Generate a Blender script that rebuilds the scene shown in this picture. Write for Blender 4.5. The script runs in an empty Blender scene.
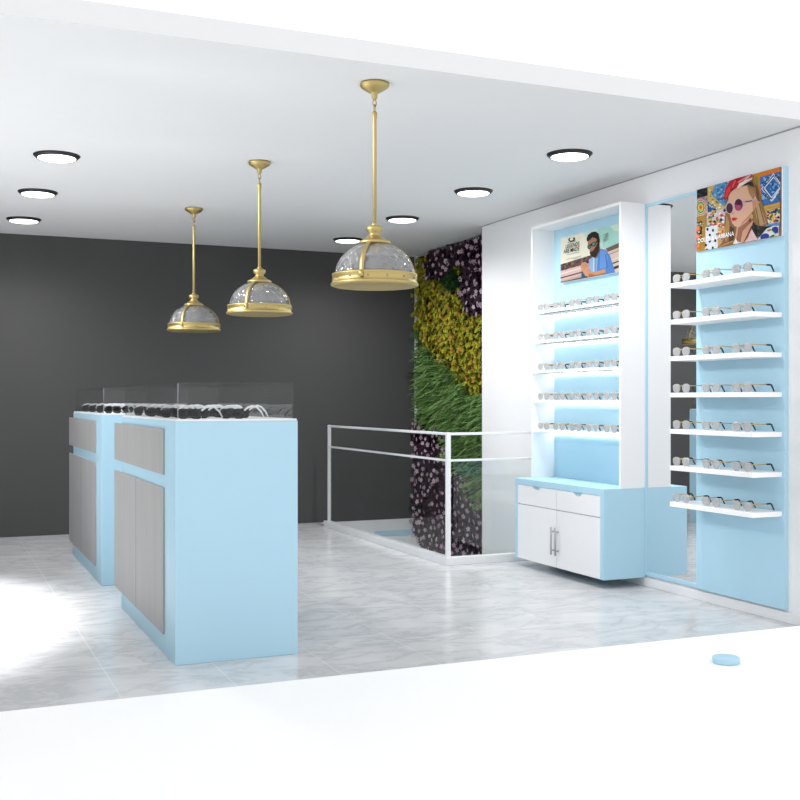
import bpy, bmesh, math, random
from math import sin, cos, pi, radians
from mathutils import Vector, Matrix

random.seed(7)
C = bpy.context.scene.collection
scn = bpy.context.scene

# ------------------------------------------------------------------ camera / measuring
F = 1084.0
YAW = math.atan(470.0 / F)
EYE = 1.3
SA, CA = sin(YAW), cos(YAW)

def on_x(px, py, X):
    """photo reading -> (Y, z) on the plane X = const of the right-hand wall"""
    t = math.tan(YAW + math.atan((px - 400.0) / F))
    Y = X / t
    zc = X * SA + Y * CA
    return Y, EYE + (400.0 - py) / F * zc

cam = bpy.data.cameras.new('camera')
cam.sensor_width = 36.0
cam.lens = 36.0 * F / 800.0
cam.clip_start = 0.05
co = bpy.data.objects.new('camera', cam)
C.objects.link(co)
co.location = (0, 0, EYE)
co.rotation_euler = (pi / 2, 0, -YAW)
scn.camera = co

# ------------------------------------------------------------------ materials
def lin(c):
    return tuple((v / 255 / 12.92) if v / 255 <= 0.04045 else ((v / 255 + 0.055) / 1.055) ** 2.4 for v in c)

def new_mat(name):
    m = bpy.data.materials.new(name)
    m.use_nodes = True
    nt = m.node_tree
    return m, nt, nt.nodes['Principled BSDF']

def pm(name, rgb, rough=0.5, metal=0.0, spec=0.5, noise=0.03, scale=8.0):
    """plain surface with a faint procedural tone variation; rgb is 0-1 linear"""
    m, nt, b = new_mat(name)
    tc = nt.nodes.new('ShaderNodeTexCoord')
    n = nt.nodes.new('ShaderNodeTexNoise')
    n.inputs['Scale'].default_value = scale
    n.inputs['Detail'].default_value = 3
    nt.links.new(tc.outputs['Object'], n.inputs['Vector'])
    r = nt.nodes.new('ShaderNodeMix'); r.data_type = 'RGBA'
    r.inputs[6].default_value = tuple(max(0, v * (1 - noise)) for v in rgb) + (1,)
    r.inputs[7].default_value = tuple(min(1, v * (1 + noise)) for v in rgb) + (1,)
    nt.links.new(n.outputs['Fac'], r.inputs[0])
    nt.links.new(r.outputs[2], b.inputs['Base Color'])
    b.inputs['Roughness'].default_value = rough
    b.inputs['Metallic'].default_value = metal
    b.inputs['Specular IOR Level'].default_value = spec
    return m

def emat(name, rgb, strength):
    m = bpy.data.materials.new(name); m.use_nodes = True
    nt = m.node_tree; nt.nodes.clear()
    o = nt.nodes.new('ShaderNodeOutputMaterial'); e = nt.nodes.new('ShaderNodeEmission')
    e.inputs[0].default_value = tuple(rgb) + (1,); e.inputs[1].default_value = strength
    nt.links.new(e.outputs[0], o.inputs[0])
    return m

def glass_mat(name, tint, ior=1.5, bump=0.0, bscale=10, haze=0.0, hazecol=(0.6, 0.6, 0.6)):
    m = bpy.data.materials.new(name); m.use_nodes = True
    nt = m.node_tree; nt.nodes.clear()
    o = nt.nodes.new('ShaderNodeOutputMaterial')
    t = nt.nodes.new('ShaderNodeBsdfTransparent'); t.inputs[0].default_value = tuple(tint) + (1,)
    g = nt.nodes.new('ShaderNodeBsdfGlossy'); g.inputs['Roughness'].default_value = 0.02
    f = nt.nodes.new('ShaderNodeFresnel'); f.inputs[0].default_value = ior
    mx = nt.nodes.new('ShaderNodeMixShader')
    ge = nt.nodes.new('ShaderNodeNewGeometry')
    inv = nt.nodes.new('ShaderNodeMath'); inv.operation = 'SUBTRACT'; inv.inputs[0].default_value = 1.0
    nt.links.new(ge.outputs['Backfacing'], inv.inputs[1])
    ml = nt.nodes.new('ShaderNodeMath'); ml.operation = 'MULTIPLY'
    nt.links.new(f.outputs[0], ml.inputs[0]); nt.links.new(inv.outputs[0], ml.inputs[1])
    nt.links.new(ml.outputs[0], mx.inputs[0])
    base = t.outputs[0]
    if haze > 0:
        d = nt.nodes.new('ShaderNodeBsdfDiffuse'); d.inputs[0].default_value = tuple(hazecol) + (1,)
        m2 = nt.nodes.new('ShaderNodeMixShader'); m2.inputs[0].default_value = haze
        nt.links.new(t.outputs[0], m2.inputs[1]); nt.links.new(d.outputs[0], m2.inputs[2])
        base = m2.outputs[0]
    nt.links.new(base, mx.inputs[1]); nt.links.new(g.outputs[0], mx.inputs[2])
    if bump > 0:
        tc = nt.nodes.new('ShaderNodeTexCoord')
        n = nt.nodes.new('ShaderNodeTexNoise'); n.inputs['Scale'].default_value = bscale; n.inputs['Detail'].default_value = 1
        bp = nt.nodes.new('ShaderNodeBump'); bp.inputs['Strength'].default_value = bump; bp.inputs['Distance'].default_value = 0.06
        nt.links.new(tc.outputs['Object'], n.inputs['Vector'])
        nt.links.new(n.outputs['Fac'], bp.inputs['Height'])
        nt.links.new(bp.outputs[0], g.inputs['Normal'])
        nt.links.new(bp.outputs[0], f.inputs['Normal'])
    nt.links.new(mx.outputs[0], o.inputs[0])
    return m

def marble():
    m, nt, b = new_mat('marble')
    N = nt.nodes.new; L = nt.links.new
    tc = N('ShaderNodeTexCoord')
    mp = N('ShaderNodeMapping'); mp.inputs['Rotation'].default_value = (0, 0, 0.75); mp.inputs['Scale'].default_value = (1.0, 1.9, 1)
    L(tc.outputs['Object'], mp.inputs[0])
    n1 = N('ShaderNodeTexNoise'); n1.inputs['Scale'].default_value = 2.1; n1.inputs['Detail'].default_value = 8; n1.inputs['Roughness'].default_value = 0.62; n1.inputs['Distortion'].default_value = 0.45
    L(mp.outputs[0], n1.inputs['Vector'])
    ab = N('ShaderNodeMath'); ab.operation = 'SUBTRACT'; ab.inputs[1].default_value = 0.5; L(n1.outputs['Fac'], ab.inputs[0])
    a2 = N('ShaderNodeMath'); a2.operation = 'ABSOLUTE'; L(ab.outputs[0], a2.inputs[0])
    r1 = N('ShaderNodeValToRGB'); e = r1.color_ramp.elements
    e[0].position = 0.0; e[0].color = (0.56, 0.565, 0.58, 1)
    e[1].position = 0.045; e[1].color = (0.665, 0.665, 0.672, 1)
    k = r1.color_ramp.elements.new(0.2); k.color = (0.72, 0.718, 0.722, 1)
    L(a2.outputs[0], r1.inputs[0])
    n2 = N('ShaderNodeTexNoise'); n2.inputs['Scale'].default_value = 2.2; n2.inputs['Detail'].default_value = 5; n2.inputs['Roughness'].default_value = 0.6
    L(mp.outputs[0], n2.inputs['Vector'])
    r2 = N('ShaderNodeValToRGB'); r2.color_ramp.elements[0].position = 0.3; r2.color_ramp.elements[0].color = (0.87, 0.88, 0.895, 1)
    r2.color_ramp.elements[1].position = 0.62; r2.color_ramp.elements[1].color = (1, 1, 1, 1)
    L(n2.outputs['Fac'], r2.inputs[0])
    mu = N('ShaderNodeMix'); mu.data_type = 'RGBA'; mu.blend_type = 'MULTIPLY'; mu.inputs[0].default_value = 1
    L(r1.outputs[0], mu.inputs[6]); L(r2.outputs[0], mu.inputs[7])
    # tile joints: lines along Y every 0.513 m, along X every 1.03 m
    sx = N('ShaderNodeSeparateXYZ'); L(tc.outputs['Object'], sx.inputs[0])
    def joint(sock, off, step, w):
        a = N('ShaderNodeMath'); a.operation = 'SUBTRACT'; a.inputs[1].default_value = off; L(sock, a.inputs[0])
        p = N('ShaderNodeMath'); p.operation = 'PINGPONG'; p.inputs[1].default_value = step / 2; L(a.outputs[0], p.inputs[0])
        c = N('ShaderNodeMath'); c.operation = 'LESS_THAN'; c.inputs[1].default_value = w; L(p.outputs[0], c.inputs[0])
        return c.outputs[0]
    j1 = joint(sx.outputs[0], 0.767, 0.513, 0.0035); j2 = joint(sx.outputs[1], 5.4, 1.03, 0.006)
    mxx = N('ShaderNodeMath'); mxx.operation = 'MAXIMUM'; L(j1, mxx.inputs[0]); L(j2, mxx.inputs[1])
    jm = N('ShaderNodeMath'); jm.operation = 'MULTIPLY'; jm.inputs[1].default_value = 0.28; L(mxx.outputs[0], jm.inputs[0])
    fx = N('ShaderNodeMix'); fx.data_type = 'RGBA'; fx.inputs[7].default_value = (0.93, 0.93, 0.94, 1)
    L(jm.outputs[0], fx.inputs[0]); L(mu.outputs[2], fx.inputs[6])
    L(fx.outputs[2], b.inputs['Base Color'])
    b.inputs['Roughness'].default_value = 0.22
    b.inputs['Specular IOR Level'].default_value = 0.35
    return m

def greywood():
    m, nt, b = new_mat('grey_wood')
    N = nt.nodes.new; L = nt.links.new
    tc = N('ShaderNodeTexCoord'); mp = N('ShaderNodeMapping'); mp.inputs['Scale'].default_value = (30, 30, 1.2)
    L(tc.outputs['Object'], mp.inputs[0])
    n = N('ShaderNodeTexNoise'); n.inputs['Scale'].default_value = 1.0; n.inputs['Detail'].default_value = 4
    L(mp.outputs[0], n.inputs['Vector'])
    r = N('ShaderNodeValToRGB'); r.color_ramp.elements[0].position = 0.3; r.color_ramp.elements[0].color = (0.345, 0.343, 0.340, 1)
    r.color_ramp.elements[1].position = 0.7; r.color_ramp.elements[1].color = (0.385, 0.383, 0.38, 1)
    L(n.outputs['Fac'], r.inputs[0]); L(r.outputs[0], b.inputs['Base Color'])
    b.inputs['Roughness'].default_value = 0.55
    return m

M = {}
M['marble'] = marble()
M['greywood'] = greywood()
M['white_wall'] = pm('white_wall_paint', (0.80, 0.80, 0.81), 0.7, spec=0.2, noise=0.01)
M['ceiling'] = pm('ceiling_paint', (0.76, 0.765, 0.77), 0.85, spec=0.1, noise=0.01)
M['dark_wall'] = pm('charcoal_wall_paint', (0.088, 0.0875, 0.087), 0.95, spec=0.05, noise=0.015)
M['gap'] = pm('shadow_gap_grey', (0.36, 0.36, 0.365), 0.8, spec=0.1)
M['forecourt'] = pm('white_forecourt', (0.93, 0.93, 0.93), 0.6, spec=0.2, noise=0.005)
M['blue'] = pm('light_blue_lacquer', (0.44, 0.67, 0.80), 0.45, spec=0.3, noise=0.015)
M['white'] = pm('white_lacquer', (0.86, 0.86, 0.87), 0.35, spec=0.4, noise=0.008)
M['shelf_white'] = pm('white_shelf_acrylic', (0.94, 0.94, 0.94), 0.4, spec=0.3, noise=0.004)
M['metal_white'] = pm('white_powder_coat', (0.87, 0.87, 0.88), 0.4, spec=0.4, noise=0.01)
M['chrome'] = pm('brushed_steel', (0.45, 0.46, 0.48), 0.3, 1.0, noise=0.04)
M['brass'] = pm('satin_brass', (0.50, 0.395, 0.17), 0.46, 1.0, noise=0.06, scale=14)
M['brass_dark'] = pm('rivet_brass', (0.22, 0.16, 0.06), 0.5, 1.0)
M['black'] = pm('black_trim', (0.006, 0.006, 0.007), 0.5)
M['dark_plastic'] = pm('black_acetate', (0.012, 0.014, 0.018), 0.25)
M['pale_arm'] = pm('pale_silver_plastic', (0.72, 0.73, 0.74), 0.3, spec=0.5)
M['gold'] = pm('gold_wire', (0.52, 0.36, 0.13), 0.4, 0.6, noise=0.05, scale=60)
M['joint'] = pm('joint_grey', (0.19, 0.19, 0.19), 0.7)
M['slot'] = pm('dark_slot', (0.05, 0.05, 0.055), 0.7)
M['lamp'] = emat('lamp_lens', (1, 0.99, 0.97), 5.0)
M['led'] = emat('led_strip_light', (0.94, 0.98, 1.0), 14.0)
M['clear_glass'] = glass_mat('clear_glass', (0.98, 0.985, 0.985), ior=1.36)
M['glass_highlight'] = glass_mat('painted_glass_highlight', (0.85, 0.87, 0.87), haze=0.35, hazecol=(0.75, 0.78, 0.78))  # whitish haze paints a highlight into the glass corner
M['rail_glass'] = glass_mat('railing_glass', (0.95, 0.97, 0.97), ior=1.75)
M['dome_glass'] = glass_mat('hammered_clear_glass', (0.86, 0.87, 0.89), ior=1.9, bump=1.0, bscale=20, haze=0.14, hazecol=(0.7, 0.7, 0.72))
M['lens'] = glass_mat('grey_tinted_lens', (0.86, 0.86, 0.87), haze=0.60, hazecol=(0.56, 0.56, 0.57))
M['dark_lens'] = pm('dark_sunglass_lens', (0.012, 0.012, 0.014), 0.12)
mm, nt, b = new_mat('mirror_silver')
b.inputs['Base Color'].default_value = (0.93, 0.94, 0.945, 1); b.inputs['Metallic'].default_value = 1; b.inputs['Roughness'].default_value = 0.0
M['mirror'] = mm

_pc = {}
def pc(c, k=1.0):
    """printed / leaf colour from an sRGB 0-255 triple"""
    c = tuple(int(v) for v in c)
    if k != 1.0:
        key = c + (k,)
        if key not in _pc: _pc[key] = pm('ink_%02x%02x%02x' % c, tuple(v * k for v in lin(c)), 0.55, spec=0.2, noise=0.03, scale=40)
        return _pc[key]
    if c not in _pc:
        _pc[c] = pm('print_%02x%02x%02x' % c, lin(c), 0.55, spec=0.2, noise=0.03, scale=40)
    return _pc[c]

# ------------------------------------------------------------------ mesh builder
class MB:
    def __init__(self):
        self.v = []; self.f = []; self.mi = []; self.mats = []; self.sm = []
    def _m(self, mat):
        if mat is None: return 0
        if mat not in self.mats: self.mats.append(mat)
        return self.mats.index(mat)
    def add(self, verts, faces, mat=None, smooth=False):
        o = len(self.v); k = self._m(mat)
        self.v += [tuple(p) for p in verts]
        for f in faces:
            self.f.append([o + i for i in f]); self.mi.append(k); self.sm.append(smooth)
        return self
    def box(self, x0, x1, y0, y1, z0, z1, bevel=0.0, mat=None):
        bm = bmesh.new()
        vs = [bm.verts.new((x, y, z)) for x in (x0, x1) for y in (y0, y1) for z in (z0, z1)]
        for q in ((0, 1, 3, 2), (4, 6, 7, 5), (0, 4, 5, 1), (2, 3, 7, 6), (0, 2, 6, 4), (1, 5, 7, 3)):
            bm.faces.new([vs[i] for i in q])
        if bevel > 0:
            bmesh.ops.bevel(bm, geom=list(bm.edges), offset=bevel, segments=2, affect='EDGES', profile=0.5)
        bm.normal_update(); bm.verts.index_update()
        self.add([v.co[:] for v in bm.verts], [[v.index for v in f.verts] for f in bm.faces], mat)
        bm.free()
        return self
    def lathe(self, prof, n=32, c=(0, 0, 0), mat=None, smooth=True, closed=False):
        vs = []; fs = []
        for r, z in prof:
            for i in range(n):
                a = 2 * pi * i / n
                vs.append((c[0] + r * cos(a), c[1] + r * sin(a), c[2] + z))
        m = len(prof)
        rng = range(m if closed else m - 1)
        for j in rng:
            j2 = (j + 1) % m
            for i in range(n):
                i2 = (i + 1) % n
                fs.append((j * n + i, j * n + i2, j2 * n + i2, j2 * n + i))
        self.add(vs, fs, mat, smooth)
        if not closed:
            self.add([vs[i] for i in range(n)], [list(range(n))[::-1]], mat)
            self.add([vs[(m - 1) * n + i] for i in range(n)], [list(range(n))], mat)
        return self
    def tube(self, pts, r, n=8, mat=None, flat=None):
        pts = [Vector(p) for p in pts]
        rs = r if isinstance(r, (list, tuple)) else [r] * len(pts)
        vs = []; fs = []
        up = Vector((0, 0, 1))
        for k, p in enumerate(pts):
            d = (pts[min(k + 1, len(pts) - 1)] - pts[max(k - 1, 0)]).normalized()
            a = d.cross(up)
            if a.length < 1e-3: a = d.cross(Vector((0, 1, 0)))
            a.normalize(); b2 = a.cross(d).normalized()
            for i in range(n):
                t = 2 * pi * i / n
                k2 = flat or 1.0
                vs.append(p + a * cos(t) * rs[k] * k2 + b2 * sin(t) * rs[k])
        for k in range(len(pts) - 1):
            for i in range(n):
                i2 = (i + 1) % n
                fs.append((k * n + i, k * n + i2, (k + 1) * n + i2, (k + 1) * n + i))
        fs.append(list(range(n))[::-1]); fs.append([(len(pts) - 1) * n + i for i in range(n)])
        self.add(vs, fs, mat, True)
        return self
    def prism_x(self, poly, x0, x1, mat=None, smooth=False):
        """closed (y,z) outline extruded along x"""
        n = len(poly)
        vs = [(x0, y, z) for y, z in poly] + [(x1, y, z) for y, z in poly]
        fs = [list(range(n))[::-1], [n + i for i in range(n)]]
        fs += [(i, (i + 1) % n, n + (i + 1) % n, n + i) for i in range(n)]
        self.add(vs, fs, mat, smooth)
        return self
    def build(self, name, mat=None, parent=None, loc=None):
        me = bpy.data.meshes.new(name)
        me.from_pydata(self.v, [], self.f)
        mats = self.mats if self.mats else [mat]
        for m in mats: me.materials.append(m)
        me.polygons.foreach_set('material_index', self.mi)
        me.polygons.foreach_set('use_smooth', self.sm)
        bm = bmesh.new(); bm.from_mesh(me)
        if self.recalc: bmesh.ops.recalc_face_normals(bm, faces=bm.faces)
        bm.to_mesh(me); bm.free()
        o = bpy.data.objects.new(name, me); C.objects.link(o)
        if parent: o.parent = parent
        if loc: o.location = loc
        return o
    recalc = True

def tag(o, label, cat, group=None, kind=None):
    o['label'] = label; o['category'] = cat
    if group: o['group'] = group
    if kind: o['kind'] = kind
    return o

def thing(name, loc, label, cat, group=None, rz=0.0):
    o = bpy.data.objects.new(name, None); C.objects.link(o)
    o.empty_display_size = 0.1
    o.location = loc; o.rotation_euler = (0, 0, rz)
    return tag(o, label, cat, group)

def struct(name, mb, mat, label, cat):
    o = mb.build(name, mat)
    return tag(o, label, cat, None, 'structure')

KIDS = {}
def copy_tree(o, parent=None):
    c = o.copy(); C.objects.link(c)
    if parent: c.parent = parent
    for ch in list(o.children):
        copy_tree(ch, c)
    return c

# ------------------------------------------------------------------ the setting
XW = 4.594          # face of the right wall
YB = 10.9           # back wall
YF = 4.70           # shopfront line
ZC = 2.877          # ceiling height
XL = -2.6

f = MB()
f.box(XL, 3.80, YF, YB, -0.15, 0); f.box(3.80, 4.95, YF, 7.78, -0.15, 0)
struct('floor', f, M['marble'], 'pale grey veined marble tile floor of the shop', 'floor')
struct('ceiling', MB().box(XL - 0.1, 5.1, YF, YB + 0.1, ZC, ZC + 0.1), M['ceiling'], 'flat pale grey ceiling with round downlights', 'ceiling')
struct('wall_back', MB().box(XL - 0.1, 5.1, YB, YB + 0.1, -1.6, ZC), M['dark_wall'], 'plain charcoal back wall', 'wall')
struct('wall_right', MB().box(XW, 4.95, YF, 8.725, 0, ZC), M['white_wall'], 'white right-hand wall carrying the eyewear displays', 'wall')
struct('wall_right_recess', MB().box(4.95, 5.1, YF, YB, -1.6, ZC), M['white_wall'], 'white recessed wall behind the green planted wall', 'wall')
struct('wall_left', MB().box(XL - 0.1, XL, YF, YB, 0, ZC), M['dark_wall'], 'charcoal left-hand wall of the shop', 'wall')
struct('painted_shadow_strip_1', MB().box(XW - 0.006, XW, YF, 8.725, ZC - 0.007, ZC), M['gap'], 'thin grey strip painted as the shadow line between right wall and ceiling', 'painted_shadow_strip')  # shade of the gap under the ceiling is put into this strip's grey
struct('baseboard_right', MB().box(XW - 0.014, XW, YF, 7.715, 0, 0.062, 0.003), M['white_wall'], 'low white skirting along the right wall', 'baseboard')
struct('forecourt', MB().box(XL - 2.5, 8, -3, YF, -0.15, 0.03), M['forecourt'], 'white raised threshold platform in front of the shop floor', 'platform')
# stairwell: shaft walls and steps going down towards the viewer
sh = MB()
sh.box(3.70, 3.80, 7.68, YB, -1.6, -0.15); sh.box(3.80, 4.95, 7.68, 7.78, -1.6, -0.15); sh.box(XW, 4.95, 7.78, 8.725, -1.6, 0); sh.box(3.80, 4.95, YB - 0.012, YB, -1.6, -0.002)
struct('wall_stairwell', sh, M['white_wall'], 'white shaft walls of the stairwell below floor level', 'wall')
st = MB()
for k in range(9):
    z = -0.185 - 0.125 * k; y1 = YB - 0.012 - 0.25 * k
    st.box(3.80, 4.95, max(7.78, y1 - 0.25), y1, -1.6, z)
stairs = struct('stairs', st, M['white'], 'white steps leading down inside the glass railing', 'stairs')
nose = MB().box(4.42, 4.90, YB - 0.024, YB - 0.012, -0.175, -0.120).build('step_edge', M['blue'], stairs); nose['label'] = 'light blue strip above the top step'

# ------------------------------------------------------------------ stair railing
rail = thing('stair_railing', (3.745, 7.685, 0), 'white L-shaped stair railing with clear glass panels by the planted wall', 'railing')
RL = YB - 7.685 - 0.44     # length of the long arm
RW = XW - 3.745            # short arm
cb = MB()
cb.box(-0.035, 0.035, -0.035, RL + 0.07, 0, 0.062, 0.003); cb.box(0.035, RW, -0.035, 0.035, 0, 0.062, 0.003)
cb.build('curb', M['metal_white'], rail)
MB().box(-0.017, 0.017, -0.017, 0.017, 0.062, 1.045, 0.003).build('post', M['metal_white'], rail)
MB().box(-0.015, 0.015, RL - 0.02, RL + 0.010, 0.062, 1.045, 0.003).build('post', M['metal_white'], rail)
MB().box(-0.010, 0.010, 0.017, RL - 0.02, 1.022, 1.043, 0.003).build('top_rail', M['metal_white'], rail)
MB().box(0.017, RW, -0.010, 0.010, 1.022, 1.043, 0.003).build('top_rail', M['metal_white'], rail)
MB().box(-0.009, 0.009, 0.017, RL - 0.02, 0.814, 0.832, 0.003).build('middle_rail', M['metal_white'], rail)
MB().box(0.017, RW, -0.009, 0.009, 0.814, 0.832, 0.003).build('middle_rail', M['metal_white'], rail)
MB().box(-0.005, 0.005, 0.045, RL - 0.045, 0.062, 0.812).build('glass_panel', M['rail_glass'], rail)
MB().box(0.045, RW - 0.01, -0.005, 0.005, 0.062, 0.812).build('glass_panel', M['rail_glass'], rail)

# ------------------------------------------------------------------ living wall
lw = thing('living_wall', (4.95, YB, -1.55), 'tall planted green wall of purple, yellow and grassy foliage beside the stairs', 'living wall')
LX, LY, LZ = 4.95, YB, -1.55
def lwp(x, y, z): return (x - LX, y - LY, z - LZ)
bk = MB(); bk.box(4.90 - LX, 0, 8.73 - LY, 0, 0, ZC - LZ - 0.0)
bk.build('backing_board', M['white_wall'], lw)
mt = MB(); mt.box(4.885 - LX, 4.90 - LX, 8.735 - LY, -0.13, 0.02, ZC - LZ - 0.02)
mt.build('planting_mat', pc((30, 36, 22)), lw)

def poly_px(pts, X=4.84): return [on_x(px, py, X) for px, py in pts]
def inside(p, poly):
    x, y = p; r = False; n = len(poly)
    for i in range(n):
        x1, y1 = poly[i]; x2, y2 = poly[(i + 1) % n]
        if (y1 > y) != (y2 > y) and x < (x2 - x1) * (y - y1) / (y2 - y1) + x1: r = not r
    return r
P_top = poly_px([(427, 235), (500, 200), (500, 313), (468, 314), (463, 296), (464, 270), (455, 265), (447, 281), (440, 279), (434, 276), (428, 278)])
P_fern = poly_px([(446, 282), (453, 272), (463, 274), (463, 290), (448, 291)])
P_green = poly_px([(405, 330), (416, 330), (424, 350), (434, 356), (436, 366), (448, 367), (453, 378), (466, 390), (472, 398), (500, 398), (500, 510), (482, 500), (474, 490), (468, 474), (458, 468), (452, 458), (455, 445), (448, 432), (436, 427), (424, 424), (405, 424)])
def zone(y, z):
    p = (y, z)
    if inside(p, P_fern): return 'fern'
    if inside(p, P_top): return 'ptop'
    if inside(p, P_green): return 'green'
    px_z = on_x(440, 400, 4.84)
    return 'yellow' if z > 1.25 else 'plow'

fol = {k: MB() for k in ('ptop', 'yellow', 'fern', 'green', 'plow')}
for m_ in fol.values(): m_.recalc = False
YEL = [pc((170, 164, 40)), pc((150, 148, 34)), pc((120, 126, 34)), pc((168, 128, 48)), pc((166, 102, 60)), pc((84, 94, 30))]
PUR = [pc((58, 32, 50)), pc((44, 24, 40)), pc((72, 42, 62)), pc((36, 26, 36)), pc((48, 28, 34))]
GRN = [pc((90, 124, 60)), pc((70, 102, 48)), pc((108, 142, 78)), pc((56, 84, 42)), pc((126, 156, 98))]
FER = [pc((36, 80, 40)), pc((28, 64, 34)), pc((52, 98, 50))]
PINK = [pc((182, 158, 170)), pc((160, 134, 150)), pc((194, 174, 184))]

def frame(n):
    n = n.normalized()
    a = n.cross(Vector((0, 0, 1)))
    if a.length < 1e-3: a = Vector((0, 1, 0))
    a.normalize()
    return a, n.cross(a).normalized()

def leaf(mb, base, d, nrm, L, W, mat):
    """one cupped leaf: 6 vertices folded about its midrib"""
    d = d.normalized(); s = d.cross(nrm).normalized(); u = nrm.normalized()
    p = [base, base + d * L * .35 + s * W * .5 + u * W * .22, base + d * L * .8 + s * W * .38 + u * W * .16, base + d * L,
         base + d * L * .8 - s * W * .38 + u * W * .16, base + d * L * .35 - s * W * .5 + u * W * .22]
    mb.add(p, [(0, 1, 2, 3), (0, 3, 4, 5)], mat)

def rosette(mb, c, n, k, L, W, mats):
    a, b2 = frame(n); t0 = random.random() * 6.28
    for i in range(k):
        t = t0 + 2 * pi * i / k + random.uniform(-.25, .25)
        d = (a * cos(t) + b2 * sin(t)) + n.normalized() * random.uniform(0.05, 0.5)
        leaf(mb, c, d, n, L * random.uniform(.8, 1.15), W, random.choice(mats))

def flower(mb, c, n, r):
    a, b2 = frame(n); t0 = random.random() * 6.28; mat = random.choice(PINK)
    for i in range(5):
        t = t0 + 2 * pi * i / 5
        leaf(mb, c, a * cos(t) + b2 * sin(t) + n * .15, n, r, r * .72, mat)

def blade(mb, base, L, W, mats, droop):
    side = random.uniform(-1.0, 1.0)
    d = Vector((-1.0, side * 1.2, random.uniform(0.1, 1.0))).normalized()
    s = (d.cross(Vector((0, 0, 1))).normalized() * .8 + Vector((0, .2, .6))).normalized() * W
    pts = []
    p = Vector(base)
    for i in range(5):
        pts.append(p.copy())
        p = p + d * (L / 4)
        d = (d + Vector((0.10, 0, -droop))).normalized()
    vs = []
    for i, q in enumerate(pts):
        w = s * (1 - .8 * (i / 4) ** 1.5) * .5
        vs += [q - w, q + w]
    mb.add(vs, [(2 * i, 2 * i + 1, 2 * i + 3, 2 * i + 2) for i in range(4)], random.choice(mats))

def rnd_pt():
    while True:
        y = random.uniform(8.70, YB - 0.03); z = random.uniform(-1.1, ZC - 0.05)
        if y > YB - 0.16 and random.random() > 0.12: continue
        if z < -0.10 - 0.5 * (YB - y): continue
        return y, z
NEED = 11000; FL = []
for _ in range(NEED):
    y, z = rnd_pt(); k = zone(y + random.uniform(-.03, .03), z + random.uniform(-.03, .03))
    x = random.uniform(4.82 if y < 10.5 else 4.85, 4.885)
    n = Vector((-1, random.uniform(-.5, .5), random.uniform(-.35, .6)))
    c = Vector(lwp(x, y, z))
    if k == 'yellow':
        mats = YEL[:3] * 5 + YEL
        rosette(fol[k], c, n, 6, 0.029, 0.030, mats if random.random() > .10 else [YEL[3], YEL[4], YEL[1]])
    elif k in ('ptop', 'plow'):
        rosette(fol[k], c, n, 5, 0.055, 0.034, PUR)
        if random.random() < .3 and all((fy - y) ** 2 + (fz - z) ** 2 > .0042 for fy, fz in FL):
            FL.append((y, z))
            flower(fol[k], Vector(lwp(random.uniform(4.785, 4.81), y, z)), Vector((-1, random.uniform(-.7, .2), random.uniform(-.3, .3))), random.uniform(.020, .033))
    elif k == 'green':
        for _b in range(2):
            blade(fol[k], (c.x + .04, c.y + random.uniform(-.04, .04), c.z + random.uniform(-.04, .04)), random.uniform(.14, .27) * (.55 if y > 10.4 else 1), .021, GRN, .30)
        if random.random() < .25: rosette(fol[k], c, n, 4, .05, .02, [GRN[3], GRN[1]])
    else:
        for _b in range(5):
            blade(fol[k], (c.x + .02, c.y + random.uniform(-.03, .03), c.z), random.uniform(.10, .16), .010, FER, .3)
for k, nm, lb in (('ptop', 'flowering_foliage', 'purple leaves with pink flowers at the top of the planted wall'),
                  ('yellow', 'sedum_foliage', 'mustard yellow leaf rosettes in the upper middle'),
                  ('fern', 'fern_tuft', 'small dark green tuft between purple and yellow leaves'),
                  ('green', 'grass_foliage', 'arching green grass blades across the lower middle'),
                  ('plow', 'flowering_foliage', 'purple leaves with pink flowers at the foot of the planted wall')):
    o = fol[k].build(nm, None, lw); o['label'] = lb

# ------------------------------------------------------------------ display counters
def counter_proto():
    r = thing('display_counter', (1.10, 5.30, 0), '', 'counter', 'blue display counters')
    W, L, H = 0.628, 1.62, 1.195
    MB().box(0, W, 0, L, 0, H, 0.003).build('body', M['blue'], r)
    MB().box(0.004, W - 0.004, 0.004, L - 0.004, H, H + 0.010, 0.002).build('worktop', M['white'], r)
    ya, yb = 0.258, 1.84; ym = (ya + yb) / 2
    MB().box(-0.010, 0.0, ya, yb, 0.918, 1.153, 0.002).build('drawer', M['greywood'], r)
    MB().box(-0.010, 0.0, ya, ym - 0.004, 0.103, 0.851, 0.002).build('door', M['greywood'], r)
    MB().box(-0.0104, 0.0, ym - 0.004, ym + 0.004, 0.103, 0.851).build('joint_strip', M['joint'], r)['label'] = 'dark joint between the doors'
    MB().box(-0.010, 0.0, ym + 0.004, yb, 0.103, 0.851, 0.002).build('door', M['greywood'], r)
    return r
def case_proto():
    r = thing('glass_display_case', (1.10, 5.30, 1.205), '', 'display case', 'glass cases on the counters')
    W, L, H, t, i = 0.628, 1.62, 0.178, 0.006, 0.018
    MB().box(i, W - i, i, i + t, 0, H).build('glass_pane', M['clear_glass'], r)
    MB().box(i, W - i, L - i - t, L - i, 0, H).build('glass_pane', M['clear_glass'], r)
    MB().box(i, i + t, i + t, L - i - t, 0, H).build('glass_pane', M['clear_glass'], r)
    MB().box(W - i - t, W - i, i + t, L - i - t, 0, H).build('glass_pane', M['clear_glass'], r)
    MB().box(i - 0.003, i, i - 0.003, i, 0, H).build('corner_highlight', M['glass_highlight'], r)  # pale strip painted in as the bright corner highlight
    MB().box(i, W - i, i, L - i, H, H + t).build('glass_lid', M['clear_glass'], r)
    return r
c1 = counter_proto(); c2 = copy_tree(c1)
c1['label'] = 'nearer light blue display counter with grey drawer and doors on its side'
c2['label'] = 'farther light blue display counter behind the nearer one, partly hidden'
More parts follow.
